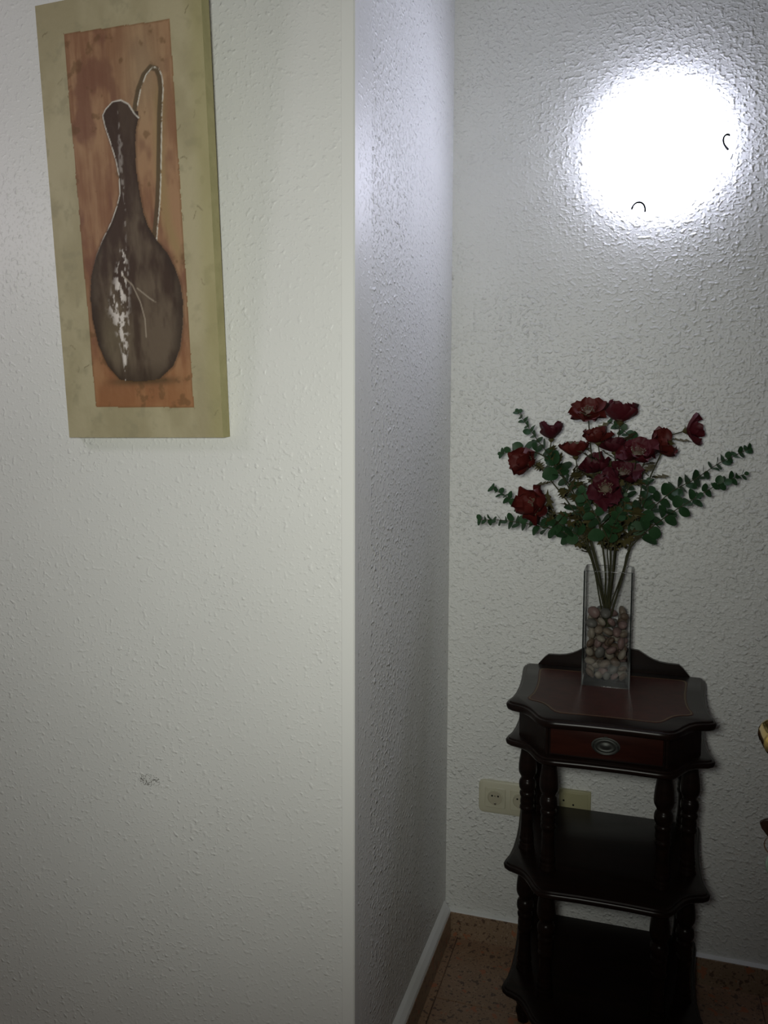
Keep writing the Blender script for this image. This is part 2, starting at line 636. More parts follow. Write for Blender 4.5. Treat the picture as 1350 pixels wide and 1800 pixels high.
JL = uv([(180, 204), (184, 222), (194, 252), (203, 281), (209, 311), (210, 341), (205, 362), (195, 391), (179, 424), (168, 453), (160, 488), (158.7, 525), (162.7, 563), (173, 608), (189, 643), (208, 664)])
JR = uv([(243, 204), (238, 225), (237, 252), (238.5, 296), (245, 340), (251, 371), (259, 394), (276, 421), (293, 440), (307, 467), (316, 493), (321, 525), (321, 563), (316, 608), (304, 640), (282, 661)])
LIP = uv([(180, 204), (185, 193), (197, 179), (212, 175), (225, 181), (235.5, 197), (243, 204)])
HAN = uv([(238, 206), (241.5, 178), (247, 151), (256, 127), (268, 112), (278.5, 114), (284, 127), (286.5, 148), (284, 193), (283, 252), (282, 311), (280, 355), (276, 397), (274, 421)])
PAN = uv([(112, 65), (298, 25), (340, 713), (168, 715)])


def seg_dist(X, Z, P):
    d = np.full(X.shape, 9.0)
    along = np.zeros(X.shape)
    for k, (a, b) in enumerate(zip(P, P[1:])):
        e = b - a
        t = np.clip(((X - a[0]) * e[0] + (Z - a[1]) * e[1]) / (e @ e), 0, 1)
        q = np.hypot(X - a[0] - t * e[0], Z - a[1] - t * e[1])
        along = np.where(q < d, k + t, along)
        d = np.minimum(d, q)
    return d, along


NX, NZ = 230, 500
gx, gz = np.meshgrid(np.linspace(0, PW, NX + 1), np.linspace(0, PH, NZ + 1), indexing='ij')


def interp_edge(E, z):
    o = np.argsort(E[:, 1])
    return np.interp(z, E[o, 1], E[o, 0])


wob = (fbm(gx * 60, gz * 60, 3) - 0.5) * 0.004
dl, al_l = seg_dist(gx, gz, JL)
dr, _ = seg_dist(gx, gz, JR)
dlip, _ = seg_dist(gx, gz, LIP)
dh, al_h = seg_dist(gx, gz, HAN)
zb, zt = min(JL[:, 1].min(), JR[:, 1].min()), JL[0, 1]
xl, xr = interp_edge(JL, gz), interp_edge(JR, gz)
in_jug = (gx > xl) & (gx < xr) & (gz < zt) & (gz > zb)
lipz = np.interp(gx, LIP[:, 0], LIP[:, 1], left=-1, right=-1)
in_jug |= (gz >= zt) & (gz < lipz) & (gx > LIP[0, 0]) & (gx < LIP[-1, 0])
# rounded foot
cx0 = 0.5 * (JL[-1, 0] + JR[-1, 0])
in_jug |= (((gx - cx0) / (0.5 * (JR[-1, 0] - JL[-1, 0])))**2 + ((gz - zb) / 0.006)**2 < 1)
px_l = np.interp(gz, [PAN[3][1], PAN[0][1]], [PAN[3][0], PAN[0][0]]) + wob * 0.8
px_r = np.interp(gz, [PAN[2][1], PAN[1][1]], [PAN[2][0], PAN[1][0]]) + wob * 0.6
pz_b = np.interp(gx, [PAN[3][0], PAN[2][0]], [PAN[3][1], PAN[2][1]]) + wob * 0.5
pz_t = np.interp(gx, [PAN[0][0], PAN[1][0]], [PAN[0][1], PAN[1][1]]) + wob * 0.7
in_pan = (gx > px_l) & (gx < px_r) & (gz > pz_b) & (gz < pz_t)


def C(*c):
    return np.array(c, float)


def lerp(a, b, t):
    return a + (b - a) * t[..., None]


ones = np.ones(gx.shape + (3,))
f1 = fbm(gx * 14, gz * 9, 21)
f2 = fbm(gx * 45, gz * 45, 31)
f3 = fbm(gx * 160, gz * 160, 41, 3)
streak = fbm(gx * 120, gz * 12, 51)
col = lerp(C(0.345, 0.300, 0.185) * ones, C(0.42, 0.37, 0.24), sst(0.3, 0.7, f1))
col = lerp(col, C(0.29, 0.26, 0.165), sst(0.55, 0.8, f2) * 0.6)
col = lerp(col, C(0.34, 0.31, 0.14), sst(PW - 0.045, PW - 0.008, gx + wob * 2) * 0.5)
frame_line = np.minimum(np.abs(gx - px_l), np.abs(gx - px_r)) < 0.0012
near = (gz > pz_b - 0.003) & (gz < pz_t + 0.003)
# sparse dark hairs on the border
hair = np.zeros(gx.shape)
for k in range(34):
    r = np.random.default_rng(100 + k)
    p = np.array([r.uniform(0.01, PW - 0.01), r.uniform(0.01, PH - 0.01)])
    a = r.uniform(0, 6.28)
    seq = [p]
    for q in range(4):
        a += r.uniform(-0.8, 0.8)
        seq.append(seq[-1] + 0.0035 * np.array([math.cos(a), math.sin(a)]))
    d, _ = seg_dist(gx, gz, np.array(seq))
    hair = np.maximum(hair, (d < 0.0010) * r.uniform(0.25, 0.6))
col = lerp(col, C(0.16, 0.13, 0.07), hair * ~in_pan)
# orange panel
pc = lerp(C(0.240, 0.120, 0.066) * ones, C(0.350, 0.205, 0.115), sst(0.35, 0.65, f1 * 0.6 + streak * 0.4))
pc = lerp(pc, C(0.175, 0.078, 0.050), sst(0.52, 0.72, fbm(gx * 22, gz * 12, 61)) * 0.75)
glow = np.exp(-(((gx - 0.225) / 0.045)**2 + ((gz - 0.66) / 0.10)**2))
pc = lerp(pc, C(0.40, 0.30, 0.18), glow * 0.6)
pc = lerp(pc, C(0.34, 0.150, 0.058), sst(0.25, 0.05, gz) * 0.6)
pc = lerp(pc, C(0.27, 0.22, 0.09), sst(0.02, 0.0, np.abs(gx - 0.5 * (interp_edge(JR, gz) + 0.30))) * 0.45 * sst(0.30, 0.36, gz) * sst(0.66, 0.60, gz))
pc = lerp(pc, C(0.13, 0.07, 0.03), sst(0.66, 0.78, f2) * 0.55)
edge = np.minimum.reduce([gx - px_l, px_r - gx, gz - pz_b, pz_t - gz])
pc = lerp(pc, C(0.17, 0.09, 0.035), sst(0.004, 0.0, edge + wob * 0.5) * 0.55)
# shadow painted under the jug foot
fs = np.exp(-(((gx - cx0 - 0.008) / 0.075)**4 + ((gz - zb + 0.006) / 0.008)**2))
pc = lerp(pc, C(0.07, 0.05, 0.025), fs * 0.8)
# dark halo and handle strokes
pc = lerp(pc, C(0.10, 0.055, 0.03), sst(0.006, 0.001, np.minimum(dl, dr)) * 0.5)
hs, _ = seg_dist(gx, gz, HAN - np.array([0.0055, 0.0]))
pc = lerp(pc, C(0.085, 0.062, 0.035), sst(0.0062, 0.0035, hs) * 0.85)
white_h = sst(0.0018, 0.0007, dh) * sst(0.40, 0.62, f3 + 0.14)
pc = lerp(pc, C(0.62, 0.58, 0.50), white_h * 0.9)
col = np.where(in_pan[..., None], pc, col)
# jug body
uu = np.clip((gx - xl) / np.maximum(xr - xl, 1e-4), 0, 1)
jc = lerp(C(0.058, 0.036, 0.026) * ones, C(0.135, 0.100, 0.070), sst(0.35, 0.7, fbm(gx * 40, gz * 14, 71)))
jc = lerp(jc, C(0.185, 0.150, 0.095), np.exp(-(((gx - 0.125) / 0.035)**2 + ((gz - 0.20) / 0.06)**2)) * 0.6)
jc = lerp(jc, C(0.040, 0.027, 0.020), np.maximum(sst(0.12, 0.0, uu), sst(0.86, 1.0, uu)) * 0.8)
jc = lerp(jc, C(0.045, 0.030, 0.020), sst(0.155, 0.105, gz) * 0.75)
jc = lerp(jc, C(0.055, 0.034, 0.026), sst(0.38, 0.52, gz) * 0.7)
WP = uv([(219, 655), (218, 610), (214, 575), (207, 540), (212, 500), (214, 462), (219, 405), (219, 360), (212, 295), (211, 245), (209, 222)])
WS = np.array([1, 9, 17, 24, 19, 12, 3.0, 1.5, 5, 6, 2]) * PW / 290
o_ = np.argsort(WP[:, 1])
wx = np.interp(gz, WP[o_, 1], WP[o_, 0])
wwd = np.interp(gz, WP[o_, 1], WS[o_])
patch = sst(1.15, 0.2, np.abs(gx - wx) / wwd) * sst(0.50, 0.64, fbm(gx * 170, gz * 90, 81, 4) + 0.05 * np.exp(-((gz - 0.24) / 0.09) ** 2)) * sst(PH, 0.75 * PH, gz)
jc = lerp(jc, C(0.70, 0.64, 0.60), np.clip(patch * np.where(gz > 0.36, 0.28, 0.92), 0, 0.95))
crack = uv([(213, 482), (232, 500), (246, 530), (254, 560), (256, 590)])
d, _ = seg_dist(gx, gz, crack)
jc = lerp(jc, C(0.45, 0.38, 0.30), sst(0.0020, 0.0006, d) * 0.6)
d, _ = seg_dist(gx, gz, uv([(240, 505), (262, 522), (278, 532), (284, 570)]))
jc = lerp(jc, C(0.40, 0.34, 0.27), sst(0.0018, 0.0005, d) * sst(0.4, 0.5, f2) * 0.7)
col = np.where(in_jug[..., None], jc, col)
# pale impasto contour on the lit edge, the lip and the crack
dll = np.minimum(dl, dlip)
contour = sst(0.0018, 0.0007, dll) * np.where(dlip < dl, 1.0, sst(9.5, 6.5, al_l)) * sst(0.40, 0.62, f3 + 0.12)
col = lerp(col, C(0.66, 0.62, 0.56), contour * 0.9)
relief = contour * 0.0007 + white_h * in_pan * 0.0007 + patch * in_jug * 0.0006 + in_jug * 0.0006 + (f3 - 0.5) * 0.0005 + in_pan * 0.0002

V = np.stack([gx - PW / 2, -PT - relief, gz], -1).reshape(-1, 3)
ii, jj = np.meshgrid(np.arange(NX), np.arange(NZ), indexing='ij')
k0 = (ii * (NZ + 1) + jj).ravel()
quads = np.stack([k0, k0 + NZ + 1, k0 + NZ + 2, k0 + 1], -1)
cls = np.where(in_jug, 2, np.where(in_pan, 1, 0))
fc = cls[:-1, :-1].ravel()
flat = col.reshape(-1, 3)
M_ART = mat('oil_paint', (0.5, 0.5, 0.5), 0.55, spec=0.25)
nt, N, L, b = nodes_of(M_ART)
ca = N.new('ShaderNodeVertexColor')
ca.layer_name = 'pigment'
L.new(ca.outputs['Color'], b.inputs['Base Color'])
wv = noise_node(nt, 900, 1.0)
bp = N.new('ShaderNodeBump')
bp.inputs['Distance'].default_value = 0.0004
bp.inputs['Strength'].default_value = 0.5
L.new(wv.outputs['Fac'], bp.inputs['Height'])
L.new(bp.outputs['Normal'], b.inputs['Normal'])


def art_part(name, sel, label):
    q = quads[sel]
    ids, inv = np.unique(q.ravel(), return_inverse=True)
    me = bpy.data.meshes.new(name)
    me.from_pydata(V[ids].tolist(), [], inv.reshape(-1, 4).tolist())
    at_ = me.color_attributes.new('pigment', 'FLOAT_COLOR', 'POINT')
    at_.data.foreach_set('color', np.concatenate([flat[ids], np.ones((len(ids), 1))], 1).ravel())
    o = obj(name, me, M_ART, paint)
    smooth(o, None)
    o['label'] = label
    return o


M_CANVAS = varied('painted_canvas_edge', (0.34, 0.31, 0.15), (0.41, 0.37, 0.19), 0.7, 30)
box('canvas', -PW / 2, PW / 2, -PT + 0.0004, -0.0008, 0.0, PH, M_CANVAS, paint)
art_part('painted_border', fc == 0, 'olive beige painted border')
art_part('painted_panel', fc == 1, 'burnt orange painted panel')
art_part('painted_jug', fc == 2, 'dark brown painted jug with white scraped highlight')

# ------------------------------------------------------------------ sockets
def plate_bm(w, h, r, layers, n=6):
    """rounded rectangle in x,z; layers = [(inset, distance out of the wall), ...]"""
    bm = bmesh.new()
    rings = []
    for d, y in layers:
        ring = []
        for cx, cz, a0 in ((w / 2 - r, h / 2 - r, 0), (-w / 2 + r, h / 2 - r, 90), (-w / 2 + r, -h / 2 + r, 180), (w / 2 - r, -h / 2 + r, 270)):
            for k in range(n + 1):
                a = math.radians(a0 + 90 * k / n)
                ring.append(bm.verts.new((cx + (r - d) * math.cos(a), -y, cz + (r - d) * math.sin(a))))
        rings.append(ring)
    m = len(rings[0])
    for A_, B_ in zip(rings, rings[1:]):
        for k in range(m):
            bm.faces.new((A_[k], A_[(k + 1) % m], B_[(k + 1) % m], B_[k]))
    bm.faces.new(rings[0])
    bm.faces.new(rings[-1])
    bmesh.ops.recalc_face_normals(bm, faces=bm.faces[:])
    return bm


so = thing('power_outlet', (0.178, 0, 0.431), 'ivory double wall socket beside the side table leg', 'socket')
bm = plate_bm(0.166, 0.095, 0.014, [(0, 0.0003), (0, 0.0050), (0.0015, 0.0080), (0.005, 0.0095)])
smooth(obj('frame', bm, M_IVORY, so))
for cx in (-0.0355, 0.0355):
    bm = plate_bm(0.058, 0.058, 0.004, [(0, 0.0088), (0, 0.0098), (0.0006, 0.0112), (0.0014, 0.0120)], 3)
    s = smooth(obj('socket', bm, M_IVORY, so))
    s.location = (cx, 0, 0)
    ringp = [(0.0195, 0.0118), (0.0205, 0.0145), (0.0225, 0.0145), (0.0230, 0.0118)]
    smooth(obj('rim', lathe_bm(ringp, 32, 'Y'), M_IVORY, s))
    smooth(obj('well', lathe_bm([(0.0193, 0.0126), (0.0190, 0.0129)], 32, 'Y'), mat('socket_well', (0.42, 0.39, 0.29), 0.5), s))
    for hx in (-0.0085, 0.0085):
        h = obj('pin_hole', lathe_bm([(0.0028, 0.0128), (0.0026, 0.0133)], 14, 'Y'), M_HOLE, s)
        h.location = (hx, 0, 0.006)
    h = smooth(obj('screw', lathe_bm([(0.0022, 0.0128), (0.0016, 0.0138)], 14, 'Y'), M_STEEL, s))
    h.location = (0, 0, 0.006)
    obj('earth_clip', box_bm(-0.003, 0.003, -0.0165, -0.0128, -0.0185, -0.0125, 0.001, 1), M_STEEL, s)
cp = thing('cover_plate', (0.3615, 0, 0.4395), 'yellowed blank wall plate with screw holes behind the side table', 'wall plate')
smooth(obj('plate', box_bm(-0.0425, 0.0425, -0.011, -0.0003, -0.0425, 0.0425, 0.002, 2), M_YELLOW, cp))
bm = box_bm(-0.0345, 0.0345, -0.0122, -0.0105, -0.0345, 0.0345, 0.0008, 1)
smooth(obj('lid', bm, M_YELLOW, cp))
for hx, hz in ((-0.030, 0.012), (-0.004, 0.002)):
    h = obj('screw_hole', lathe_bm([(0.0028, 0.0122), (0.0024, 0.0127)], 12, 'Y'), M_HOLE, cp)
    h.location = (hx, 0, hz)

# ------------------------------------------------------------------ side table
TX, TY = 0.450, 0.0
table = thing('side_table', (TX, TY, 0), 'dark mahogany three-tier side table with drawer and turned legs', 'table')
half = [(0.208, -0.030), (0.222, -0.034), (0.2285, -0.046), (0.2285, -0.070), (0.2245, -0.115), (0.2195, -0.170), (0.2165, -0.230), (0.2165, -0.285),
        (0.2195, -0.325), (0.2255, -0.352), (0.2270, -0.366), (0.2235, -0.378), (0.2130, -0.387), (0.1980, -0.3925), (0.1860, -0.3990), (0.1740, -0.4110), (0.1620, -0.4310),
        (0.1510, -0.4530), (0.1400, -0.4680), (0.1260, -0.4760), (0.1050, -0.4760), (0.0500, -0.4730)]
left = [(-x, y) for x, y in half]
OUT = left + [(0.0, -0.4725)] + half[::-1]          # ccw seen from above: down the left, across the front, up the right


def board(name, ztop, thick, m=M_WOOD, inset=0.0):
    L_ = [(0.010, ztop - thick), (0.004, ztop - thick * 0.93), (0.0012, ztop - thick * 0.78), (0.0, ztop - thick * 0.60), (0.0, ztop - thick * 0.42),
          (0.002, ztop - thick * 0.26), (0.006, ztop - thick * 0.20), (0.008, ztop - thick * 0.05), (0.011, ztop)]
    return smooth(obj(name, loft_outline_bm(OUT, [(d + inset, z) for d, z in L_]), m, table), 35)


TOP = 0.835
top = board('table_top', TOP, 0.022)
SHELVES = [(0.748, 0.018), (0.446, 0.018), (0.136, 0.018)]
for z, t_ in SHELVES:
    board('shelf', z, t_)
INL = [(x * 0.80, -0.255 + (y + 0.255) * 0.78) for x, y in OUT]
obj('leather_inlay', loft_outline_bm(INL, [(0, TOP - 0.0002), (0, TOP + 0.0005), (0.0004, TOP + 0.0007)]), M_INLAY, top)
gl = bmesh.new()
R_ = [[gl.verts.new((x * k, -0.255 + (y + 0.255) * k, TOP + z)) for x, y in INL] for k, z in ((0.985, 0.0006), (0.985, 0.0009), (0.966, 0.0009), (0.966, 0.0006))]
for a_, b_ in zip(R_, R_[1:]):
    for q in range(len(INL)):
        gl.faces.new((a_[q], a_[(q + 1) % len(INL)], b_[(q + 1) % len(INL)], b_[q]))
obj('gilt_line', gl, M_GOLD, top)

# drawer case
case = [(-0.196, -0.045), (-0.198, -0.352), (-0.186, -0.371), (-0.129, -0.446), (0.129, -0.446), (0.186, -0.371), (0.198, -0.352), (0.196, -0.045)]
smooth(obj('drawer_case', loft_outline_bm(case, [(0, 0.747), (0, 0.8138)]), M_WOOD, table), 20)
dr_ = smooth(obj('drawer', box_bm(-0.1165, 0.1165, -0.4515, -0.4455, 0.7515, 0.8105, 0.0015, 2), M_WOODR, table))
dr_['label'] = 'reddish drawer front'
for s in (-1, 1):
    smooth(obj('corner_post', tube_bm([(s * 0.1245, -0.4465, 0.748), (s * 0.1245, -0.4465, 0.8135)], 0.0045, 12), M_WOOD, table), 60)
# oval pull
ell = lambda r, z: [(r * math.cos(a), z) for a in (0,)]
pb = lathe_bm([(0.030, 0.0), (0.030, 0.0012), (0.027, 0.0022), (0.0255, 0.0014), (0.021, 0.0018), (0.019, 0.0030), (0.016, 0.0016), (0.010, 0.0018), (0.007, 0.0034), (0.002, 0.0040)], 40, 'Y')
for v in pb.verts:
    v.co.z *= 0.62
pull = smooth(obj('drawer_pull', pb, M_ANTIQ, dr_), 50)
pull.location = (0.0, -0.4515, 0.7815)
bail = [(0.026 * math.cos(a), -0.4565 - 0.003 * math.cos(a) ** 2, 0.7825 + 0.018 * math.sin(a)) for a in np.linspace(math.pi * 1.06, math.pi * 1.94, 20)]
bail = [(-0.0255, -0.4525, 0.7835)] + bail + [(0.0255, -0.4525, 0.7835)]
smooth(obj('bail', tube_bm(bail, 0.0016, 8), M_ANTIQ, dr_))
crest = prism_xz_bm([(-0.026, 0.7905), (-0.015, 0.7965), (-0.006, 0.7990), (-0.003, 0.8020), (0.003, 0.8020), (0.006, 0.7990), (0.015, 0.7965), (0.026, 0.7905)], -0.4530, -0.4515)
obj('crest', crest, M_ANTIQ, dr_)

# scalloped gallery at the back of the top
gal = []
for x, z in ((0.0, 0.9000), (0.018, 0.8995), (0.036, 0.8975), (0.052, 0.8950), (0.065, 0.8935), (0.076, 0.8870), (0.088, 0.8795), (0.102, 0.8725), (0.118, 0.8675), (0.136, 0.8650), (0.155, 0.8645), (0.165, 0.8640), (0.1735, 0.8570), (0.183, 0.8460), (0.1915, 0.8352)):
    gal.append((x, z))
poly = [(-x, z) for x, z in gal[::-1]] + gal[1:]
bm = prism_xz_bm(poly, -0.044, -0.032)
smooth(obj('gallery', bm, M_WOOD, table), 30)

# turned legs
LEGP = [(0, 0.0205), (0.02, 0.0210), (0.045, 0.0195), (0.06, 0.0175), (0.085, 0.0160), (0.12, 0.0162), (0.17, 0.0180), (0.22, 0.0203), (0.27, 0.0218), (0.31, 0.0220), (0.335, 0.0208), (0.355, 0.0178), (0.37, 0.0158),
        (0.385, 0.0150), (0.395, 0.0178), (0.415, 0.0200), (0.44, 0.0206), (0.465, 0.0198), (0.485, 0.0170), (0.495, 0.0158), (0.505, 0.0180), (0.52, 0.0188), (0.535, 0.0178), (0.55, 0.0160), (0.575, 0.0168), (0.60, 0.0172), (0.615, 0.0155),
        (0.625, 0.0172), (0.64, 0.0180), (0.655, 0.0170), (0.665, 0.0148), (0.70, 0.0143), (0.76, 0.0142), (0.83, 0.0152), (0.875, 0.0166), (0.89, 0.0160), (0.90, 0.0176), (0.915, 0.0180), (0.93, 0.0172), (0.938, 0.0164), (0.946, 0.0178), (0.958, 0.0182), (0.97, 0.0176), (0.98, 0.0190), (1.0, 0.0195)]
LEGS = [(s * x, y) for s in (-1, 1) for x, y in ((0.125, -0.372), (0.184, -0.290), (0.186, -0.072))]
for zt, zb_ in ((0.7300, 0.446), (0.428, 0.136)):
    h_ = zt - zb_
    bm = lathe_bm([(r, zt - t * h_) for t, r in LEGP], 20)
    me = bpy.data.meshes.new('leg')
    bm.to_mesh(me)
    bm.free()
    for x, y in LEGS:
        o = smooth(obj('leg', me, M_WOOD, table), 60)
        o.location = (x, y, 0)
me = bpy.data.meshes.new('foot')
bm = lathe_bm([(0.019, 0.118), (0.0195, 0.108), (0.016, 0.100), (0.0165, 0.09), (0.021, 0.066), (0.0215, 0.055), (0.017, 0.044), (0.0155, 0.036), (0.0185, 0.030), (0.0190, 0.022), (0.0155, 0.014), (0.014, 0.0)], 20)
bm.to_mesh(me)
bm.free()
for x, y in LEGS:
    o = smooth(obj('foot', me, M_WOOD, table), 60)
    o.location = (x, y, 0)

# ------------------------------------------------------------------ glass vase
VX0, VX1, VY0, VY1, VZ0, VZ1 = 0.3815, 0.4955, -0.2050, -0.0920, TOP + 0.0012, 1.1195
VCX, VCY = 0.5 * (VX0 + VX1), 0.5 * (VY0 + VY1)
vase = thing('glass_vase', (VCX, VCY, VZ0), 'tall square clear glass vase half filled with pebbles', 'vase')
hx, hy, vh, gt = 0.5 * (VX1 - VX0), 0.5 * (VY1 - VY0), VZ1 - VZ0, 0.0035
box('pane', -hx + gt, hx - gt, -hy, -hy + gt, 0.0, vh, M_GLASS, vase)
box('pane', -hx + gt, hx - gt, hy - gt, hy, 0.0, vh, M_GLASS, vase)
box('pane', -hx, -hx + gt, -hy + gt, hy - gt, 0.0, vh, M_GLASS, vase)
box('pane', hx - gt, hx, -hy + gt, hy - gt, 0.0, vh, M_GLASS, vase)
for sx in (-1, 1):
    for sy in (-1, 1):
        x0, y0 = sx * (hx - gt / 2), sy * (hy - gt / 2)
        e = 0.0016
        box('corner_edge', x0 - e, x0 + e, y0 - e, y0 + e, 0.0, vh, M_GLASSEDGE, vase)
for sy in (-1, 1):
    box('rim_edge', -hx + gt, hx - gt, sy * (hy - gt / 2) - 0.0009, sy * (hy - gt / 2) + 0.0009, vh, vh + 0.0010, M_GLASSEDGE, vase)
for sx in (-1, 1):
    box('rim_edge', sx * (hx - gt / 2) - 0.0009, sx * (hx - gt / 2) + 0.0009, -hy, hy, vh, vh + 0.0010, M_GLASSEDGE, vase)
box('base', -hx + gt, hx - gt, -hy + gt, hy - gt, 0.0, 0.011, M_GLASSBASE, vase, 0.001, 1)

# pebbles: settle balls in the vase, then swap each for a tumbled stone
NP = 108
ix, iy = hx - gt - 0.0006, hy - gt - 0.0006
rad = rng.uniform(0.0120, 0.0185, NP)
P = np.stack([rng.uniform(-ix + 0.012, ix - 0.012, NP), rng.uniform(-iy + 0.012, iy - 0.012, NP), np.sort(rng.uniform(0.02, 0.30, NP))], -1)
for it in range(900):
    P[:, 2] -= 0.0006 if it < 650 else 0.00012
    for sub in range(2):
        d = P[:, None] - P[None]
        dist = np.linalg.norm(d, axis=-1) + np.eye(NP)
        ov = np.clip((rad[:, None] + rad[None]) * 0.84 - dist, 0, None)
        np.fill_diagonal(ov, 0)
        P += (d / dist[..., None] * ov[..., None]).sum(1) * 0.42
        ax = P[:, :2] - np.array([-0.002, 0.0])
        ar = np.linalg.norm(ax, axis=1)
        push = np.clip(rad * 0.8 + 0.0125 - ar, 0, None) * (P[:, 2] > 0.135)
        P[:, :2] += ax / np.maximum(ar, 1e-5)[:, None] * push[:, None] * 0.5
        lim = rad * 1.02
        P[:, 0] = np.clip(P[:, 0], -ix + lim, ix - lim)
        P[:, 1] = np.clip(P[:, 1], -iy + lim, iy - lim)
        P[:, 2] = np.maximum(P[:, 2], 0.0118 + lim)
stone_me = []
for k in range(10):
    bm = bmesh.new()
    bmesh.ops.create_icosphere(bm, subdivisions=2, radius=1.0)
    r = np.random.default_rng(300 + k)
    sx, sy, sz = 1.03, r.uniform(0.76, 0.95), r.uniform(0.50, 0.70)
    ph = r.uniform(0, 6.28, 6)
    for v in bm.verts:
        x, y, z = v.co
        f = 1 - 0.05 * (1 + math.sin(2.3 * x + ph[0]) * math.sin(2.1 * y + ph[1])) - 0.04 * (1 + math.sin(3.1 * z + ph[2] + x * 1.7))
        v.co = Vector((x * sx, y * sy, z * sz)) * f
    me = bpy.data.meshes.new('pebble')
    bm.to_mesh(me)
    bm.free()
    me.polygons.foreach_set('use_smooth', [True] * len(me.polygons))
    me.materials.append(M_STONES[k % 5])
    stone_me.append(me)
for k in range(NP):
    sk = int(rng.integers(10))
    o = obj('pebble', stone_me[sk])
    o.location = (VCX + P[k, 0], VCY + P[k, 1], VZ0 + P[k, 2])
    o.scale = [rad[k]] * 3
    o.rotation_euler = (rng.normal(0, 0.7), rng.normal(0, 0.7), rng.uniform(0, 6.28))
    tag(o, ('tan', 'pinkish', 'grey', 'cream', 'dark brown')[sk % 5] + ' tumbled pebble inside the square glass vase', 'pebble', 'pebbles in the glass vase')

# ------------------------------------------------------------------ bouquet
BASE = Vector((VCX - 0.002, VCY, 0.975))


def petal_me(length, width, e0, e1, ruffle, seed, m):
    r = np.random.default_rng(seed)
    ph = r.uniform(0, 6.28, 4)
    ns, nt_ = 7, 7
    bm = bmesh.new()
    grid = []
    x = 0.004
    z = 0.0
    for i in range(ns):
        s = i / (ns - 1)
        el = math.radians(e0 + (e1 - e0) * s)
        if i:
            x += length / (ns - 1) * math.cos(el)
            z += length / (ns - 1) * math.sin(el)
        wd = width * (0.22 + 0.78 * math.sin(math.pi * min(1, 0.10 + 0.58 * s) ** 0.9)) * (1 - 0.30 * max(0, s - 0.8) / 0.2)
        row = []
        for j in range(nt_):
            t = -1 + 2 * j / (nt_ - 1)
            cup = 0.22 * width * t * t * (1 - 0.3 * s)
            rf = ruffle * s * s * (math.sin(5 * t + ph[0]) + 0.6 * math.sin(9 * t + ph[1])) * length
            rf += 0.03 * length * s * math.sin(13 * t + 7 * s + ph[3])
            dx = 0.05 * length * s ** 3 * math.sin(17 * t + ph[1]) - length * 0.10 * t * t * s + ruffle * 0.5 * s ** 3 * length * math.sin(8 * t + ph[2])
            nx, nz = -math.sin(el), math.cos(el)
            row.append(bm.verts.new((x + dx + nx * (cup + rf), wd * t * 0.5, z + nz * (cup + rf))))
        grid.append(row)
    for i in range(ns - 1):
        for j in range(nt_ - 1):
            bm.faces.new((grid[i][j], grid[i][j + 1], grid[i + 1][j + 1], grid[i + 1][j]))
    me = bpy.data.meshes.new('petal')
    bm.to_mesh(me)
    bm.free()
    me.polygons.foreach_set('use_smooth', [True] * len(me.polygons))
    me.materials.append(m)
    return me


SHAPES = {'open': (0.95, 0.92, 6, 30, 24, 40), 'cup': (1.0, 0.92, 18, 66, 34, 62), 'side': (1.02, 0.92, 12, 58, 34, 66)}
PET = {}
for key, (ln, wd, a0, a1, b0, b1) in SHAPES.items():
    for mn, mm in (('wine', M_PETAL), ('rust', M_RUST), ('dark', M_DARKPETAL)):
        PET[key, mn] = ([petal_me(ln, wd, a0, a1, 0.085, 400 + q, mm) for q in range(3)],
                        [petal_me(ln * 0.60, wd * 0.66, b0, b1, 0.10, 420 + q, mm) for q in range(3)])
# calyx + receptacle, unit size, and stamen tuft
bm = lathe_bm([(0.05, -0.16), (0.10, -0.11), (0.17, -0.03), (0.13, 0.03), (0.05, 0.06)], 12)
for k in range(6):
    a = k * math.pi / 3
    ca_, sa_ = math.cos(a), math.sin(a)
    pts = [(0.12, 0.05, -0.03), (0.12, -0.05, -0.03), (0.34, 0.035, 0.0), (0.34, -0.035, 0.0), (0.46, 0, 0.06)]
    vv = [bm.verts.new((x * ca_ - y * sa_, x * sa_ + y * ca_, z)) for x, y, z in pts]
    bm.faces.new((vv[0], vv[1], vv[3], vv[2]))
    bm.faces.new((vv[2], vv[3], vv[4]))
CALYX = bpy.data.meshes.new('flower_head')
bm.to_mesh(CALYX)
bm.free()
CALYX.materials.append(M_OLIVE)
bm = lathe_bm([(0.05, 0.03), (0.14, 0.07), (0.15, 0.12), (0.10, 0.17), (0.02, 0.19)], 12)
for k in range(30):
    a = k * 2.399
    rr = 0.14 + 0.14 * ((k * 7) % 10) / 10
    p0 = Vector((0.1 * math.cos(a), 0.1 * math.sin(a), 0.10))
    p1 = Vector((rr * math.cos(a), rr * math.sin(a), 0.20 + 0.07 * ((k * 3) % 5) / 5))
    tube_bm([p0, p1, p1 + Vector((0, 0, 0.03))], [0.010, 0.010, 0.024], 4, bm)
TUFT = bpy.data.meshes.new('flower_centre')
bm.to_mesh(TUFT)
bm.free()
TUFT.materials.append(M_CENTRE)


def look_rot(d, roll=0.0):
    q = Vector((0, 0, 1)).rotation_difference(Vector(d).normalized())
    return q.to_matrix().to_4x4() @ Matrix.Rotation(roll, 4, 'Z')


